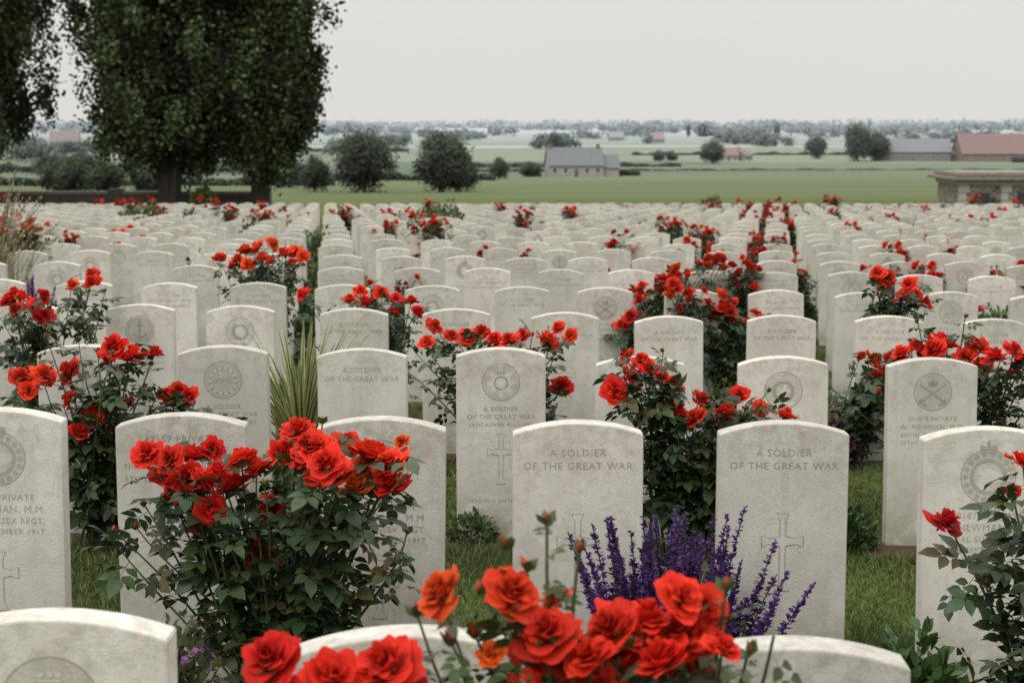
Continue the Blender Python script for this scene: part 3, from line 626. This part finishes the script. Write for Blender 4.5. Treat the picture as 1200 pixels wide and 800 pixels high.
for i in range(4): it.append((random.gauss(395,3),2700,4,random.uniform(14,20)))
mass('distant_woodland',it,.2,160)
mb=MB()
for x in np.arange(-2600,2600,50):
    w=150;h=random.uniform(8,34);m=130;y=6800+random.gauss(0,200);z=g(x,y);O=np.stack([x+rng.uniform(-w*.5,w*.5,m),y+rng.normal(0,30,m),z+rng.random(m)**1.3*h],1)
    mb.inst(CARD,axisR(rdir(m)),O,rng.uniform(7,15,m),0,np.array([.05,.07,.04]))
obj('horizon_woodland',mb.mesh('horizon_woodland',[M_tree],False))
def hedge(x0,x1,y,h,col=(.05,.072,.032)):
    m=int(abs(x1-x0)*90);mb=MB();O=np.stack([rng.uniform(x0,x1,m),y+rng.normal(0,.6,m),rng.random(m)*h],1);O[:,2]*=1+.25*np.sin(O[:,0]*.35)+.15*np.sin(O[:,0]*.83);O[:,2]+=gz(O[:,0],O[:,1])
    mb.inst(CARD,axisR(rdir(m)),O,rng.uniform(.4,.8,m),0,np.array(col)*rng.uniform(.6,1.4,(m,1)));obj('hedge',mb.mesh('hedge',[M_tree],False))
hedge(28,36,505,1.9);hedge(-120,-35,355,1.4);hedge(3,8,500,3);hedge(-190,-60,560,2.0);hedge(-30,60,640,1.3);hedge(200,300,720,2.2);hedge(-60,-4,430,1.6)
hedge(-30,190,570,.6);hedge(60,180,900,1.6);hedge(-260,-60,1050,2)

# ---------------------------------------------------------------- buildings
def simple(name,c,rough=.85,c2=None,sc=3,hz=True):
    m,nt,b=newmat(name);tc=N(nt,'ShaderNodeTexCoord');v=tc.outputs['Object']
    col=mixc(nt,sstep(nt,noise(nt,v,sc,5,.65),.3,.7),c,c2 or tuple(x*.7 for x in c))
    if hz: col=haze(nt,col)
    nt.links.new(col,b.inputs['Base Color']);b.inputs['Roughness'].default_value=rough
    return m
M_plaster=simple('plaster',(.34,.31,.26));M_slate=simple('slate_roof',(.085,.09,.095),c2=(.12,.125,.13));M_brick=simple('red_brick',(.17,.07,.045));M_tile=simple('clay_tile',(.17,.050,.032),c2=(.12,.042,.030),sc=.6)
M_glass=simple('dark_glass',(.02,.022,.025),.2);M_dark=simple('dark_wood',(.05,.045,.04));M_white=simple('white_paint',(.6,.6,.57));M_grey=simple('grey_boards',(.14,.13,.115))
def boxm(name,x0,x1,y0,y1,z0,z1,mat,parent,bev=0):
    bm=bmesh.new();bmesh.ops.create_cube(bm,size=1)
    for v in bm.verts: v.co=Vector(((x0+x1)/2+v.co.x*(x1-x0),(y0+y1)/2+v.co.y*(y1-y0),(z0+z1)/2+v.co.z*(z1-z0)))
    if bev: bmesh.ops.bevel(bm,geom=list(bm.edges),offset=bev,segments=2,affect='EDGES')
    me=bpy.data.meshes.new(name);bm.to_mesh(me);bm.free();me.materials.append(mat);return obj(name,me,parent=parent)
def house(name,x,y,w,d,wh,rh,wall,roof,rz=0,wins=4,chim=1,ext=None):
    p=bpy.data.objects.new(name,None);p.location=(x,y,g(x,y));p.rotation_euler=(0,0,rz);COL.objects.link(p)
    def gab(x0,x1,d,wh,rh,tag=''):
        bm=bmesh.new();vs=[bm.verts.new(q) for q in((x0,-d/2,-1),(x0,d/2,-1),(x0,d/2,wh),(x0,0,wh+rh),(x0,-d/2,wh),(x1,-d/2,-1),(x1,d/2,-1),(x1,d/2,wh),(x1,0,wh+rh),(x1,-d/2,wh))]
        for f in((0,1,2,3,4),(9,8,7,6,5),(0,4,9,5),(1,6,7,2)): bm.faces.new([vs[i] for i in f])
        bmesh.ops.recalc_face_normals(bm,faces=bm.faces);me=bpy.data.meshes.new('walls');bm.to_mesh(me);bm.free();me.materials.append(wall);obj('walls'+tag,me,parent=p)
        bm=bmesh.new();o=.35;sl=rh/(d/2);t=.22
        for s in(-1,1):
            a=[(x0-o,s*(d/2+o),wh-o*sl+.03),(x1+o,s*(d/2+o),wh-o*sl+.03),(x1+o,0,wh+rh+.03),(x0-o,0,wh+rh+.03)]
            lo=[bm.verts.new(q) for q in a];hi=[bm.verts.new((q[0],q[1],q[2]+t)) for q in a]
            bm.faces.new(lo);bm.faces.new(hi)
            for i in range(4): bm.faces.new((lo[i],lo[(i+1)%4],hi[(i+1)%4],hi[i]))
        bmesh.ops.recalc_face_normals(bm,faces=bm.faces);me=bpy.data.meshes.new('roof');bm.to_mesh(me);bm.free();me.materials.append(roof);obj('roof'+tag,me,parent=p)
    gab(-w/2,w/2,d,wh,rh)
    for i in range(wins):
        cx=-w/2+w*(i+.5)/wins;hh=min(1.5,wh*.5)
        if i==wins//2: boxm('door',cx-.5,cx+.5,-d/2-.06,-d/2+.05,0,min(2.2,wh*.8),M_dark,p)
        else:
            boxm('window_frame',cx-.62,cx+.62,-d/2-.05,-d/2+.05,wh*.35,wh*.35+hh,M_white,p);boxm('window',cx-.5,cx+.5,-d/2-.08,-d/2-.02,wh*.35+.12,wh*.35+hh-.12,M_glass,p)
    for s in range(chim):
        cx=(-w/2+.8) if s==0 else (w/2-.8);boxm('chimney',cx-.45,cx+.45,-.45,.45,wh+rh-1,wh+rh+1.1,M_brick,p)
    if ext: gab(w/2+.01,w/2+ext[0],d*.75,ext[1],ext[2],'_extension')
    return p
house('farmhouse',17.2,500,15,9,3.3,4.6,M_plaster,M_slate,.12,5,2,(4.6,2.6,3.2))
house('grey_barn',166,750,31,14,4.3,5.2,M_grey,M_slate,-.1,5,0,(8,3.2,3))
house('brick_barn',206,742,46,15,3.8,7.8,M_brick,M_tile,.05,6,0)
for x,y,w,wh,rh,a in((91,760,8,2.6,3,0),(97,765,5,2.4,2.6,.8),(-84,1310,14,4,5,-.2),(-310,1250,20,4,7,.1),(120,1500,12,4,5,.2),(98,1700,14,4,5,.1),(30,1350,10,3,4,.2)):
    house('brick_farmhouse',x,y,w,9,wh,rh,random.choice([M_brick,M_plaster,M_brick]),random.choice([M_tile,M_tile,M_slate]),a,3,1)

def flint_mat():
    m,nt,b=newmat('flint_wall');tc=N(nt,'ShaderNodeTexCoord');v=tc.outputs['Object']
    vo=N(nt,'ShaderNodeTexVoronoi');vo.inputs['Scale'].default_value=6;nt.links.new(v,vo.inputs['Vector'])
    ve=N(nt,'ShaderNodeTexVoronoi');ve.feature='DISTANCE_TO_EDGE';ve.inputs['Scale'].default_value=6;nt.links.new(v,ve.inputs['Vector'])
    s=N(nt,'ShaderNodeSeparateColor');nt.links.new(vo.outputs['Color'],s.inputs[0])
    c=mixc(nt,s.outputs[0],(.05,.048,.045),(.24,.21,.17));c=mixc(nt,math_(nt,'LESS_THAN',ve.outputs['Distance'],.05),c,(.26,.24,.20))
    nt.links.new(c,b.inputs['Base Color']);b.inputs['Roughness'].default_value=.8
    return m
M_flint=flint_mat();M_coping=simple('stone_coping',(.40,.38,.33),hz=False,sc=8);M_lichen=simple('lichen_slab',(.16,.12,.09),c2=(.26,.23,.20),hz=False,sc=9);M_wall=simple('weathered_wall',(.065,.054,.045),c2=(.11,.09,.075),hz=False,sc=4)
p=bpy.data.objects.new('boundary_wall',None);p.location=(-22,74.5,g(-20,74.5));COL.objects.link(p)
boxm('wall',-14,11.6,-.25,.25,-.5,1.12,M_wall,p);boxm('coping',-14.05,11.7,-.32,.32,1.121,1.25,M_lichen,p,.02)
for i in range(5): boxm('pier',-13+i*6.1,-12.4+i*6.1,-.34,.34,-.5,1.35,M_wall,p,.02)
p=bpy.data.objects.new('stone_pavilion',None);p.location=(19.9,70,g(18,70));COL.objects.link(p)
boxm('wall',-2.9,3.2,-1.8,1.8,-.5,1.55,M_flint,p)
boxm('plinth',-3.0,3.3,-1.9,1.9,-.5,.35,M_coping,p,.02)
boxm('frieze',-2.98,3.28,-1.88,1.88,1.551,1.72,M_coping,p,.01)
boxm('cornice',-3.25,3.55,-2.15,2.15,1.721,1.86,M_lichen,p,.03);boxm('roof_slab',-3.05,3.35,-1.95,1.95,1.861,2.02,M_lichen,p,.04)
for x in(-2.95,-1.35,.25,1.85):
    for j in range(4): boxm('quoin',x,x+(.42 if j%2 else .3),-1.87,-1.75,.36+j*.3,.36+j*.3+.28,M_coping,p,.01)
for x in(-2.1,-.5,1.1): boxm('niche',x-.22,x+.32,-1.83,-1.7,.45,1.25,M_dark,p)
obj('garden_shrub',clump(.6,1.35,2500,(.11,.14,.04),ls=.14,name='garden_shrub'),(-12.2,71,g(-12,71)))
obj('garden_shrub',shrub_me[0],(7.7,69,g(7.7,69)),0,1.6);obj('garden_shrub',shrub_me[2],(18.2,68,g(18,68)),0,1.3)

# ---------------------------------------------------------------- light
w=bpy.data.worlds.new('World');S.world=w;w.use_nodes=True;nt=w.node_tree;bg=nt.nodes['Background']
sky=N(nt,'ShaderNodeTexSky',sky_type='NISHITA');sky.sun_disc=False
el,rot=math.radians(52),math.radians(215)
sky.sun_elevation=el;sky.sun_rotation=rot
tc=N(nt,'ShaderNodeTexCoord');sx=N(nt,'ShaderNodeSeparateXYZ');nt.links.new(tc.outputs['Generated'],sx.inputs[0])
t=sstep(nt,sx.outputs[2],-.0,.9)
cl=mixc(nt,t,(7.5,7.4,7.1),(19,19.1,19.3))
cn=noise(nt,tc.outputs['Generated'],2.2,4,.5)
cl=mixc(nt,1.,cl,mixc(nt,cn,(.94,.94,.945),(1.05,1.05,1.045)),'MULTIPLY')
nt.links.new(mixc(nt,.95,sky.outputs[0],cl),bg.inputs[0]);bg.inputs[1].default_value=.1
sd=bpy.data.lights.new('sun','SUN');sd.energy=1.15;sd.angle=math.radians(22);sd.color=(1,.97,.92)
so=bpy.data.objects.new('sun',sd);COL.objects.link(so)
dirv=Vector((math.sin(rot)*math.cos(el),math.cos(rot)*math.cos(el),math.sin(el)))
so.rotation_euler=dirv.to_track_quat('Z','Y').to_euler();so.location=(0,0,30)
# ---------------------------------------------------------------- camera
cd=bpy.data.cameras.new('camera');co=bpy.data.objects.new('camera',cd);COL.objects.link(co);S.camera=co
co.location=(0,0,CAMZ);co.rotation_euler=(math.radians(90-6.92),0,0)
cd.sensor_width=36;cd.lens=63;cd.clip_end=30000;cd.clip_start=.05
cd.dof.use_dof=True;cd.dof.focus_distance=5.7;cd.dof.aperture_fstop=7.5
S.view_settings.view_transform='Standard';S.view_settings.look='None';S.view_settings.exposure=0
print('objects',len(bpy.data.objects))
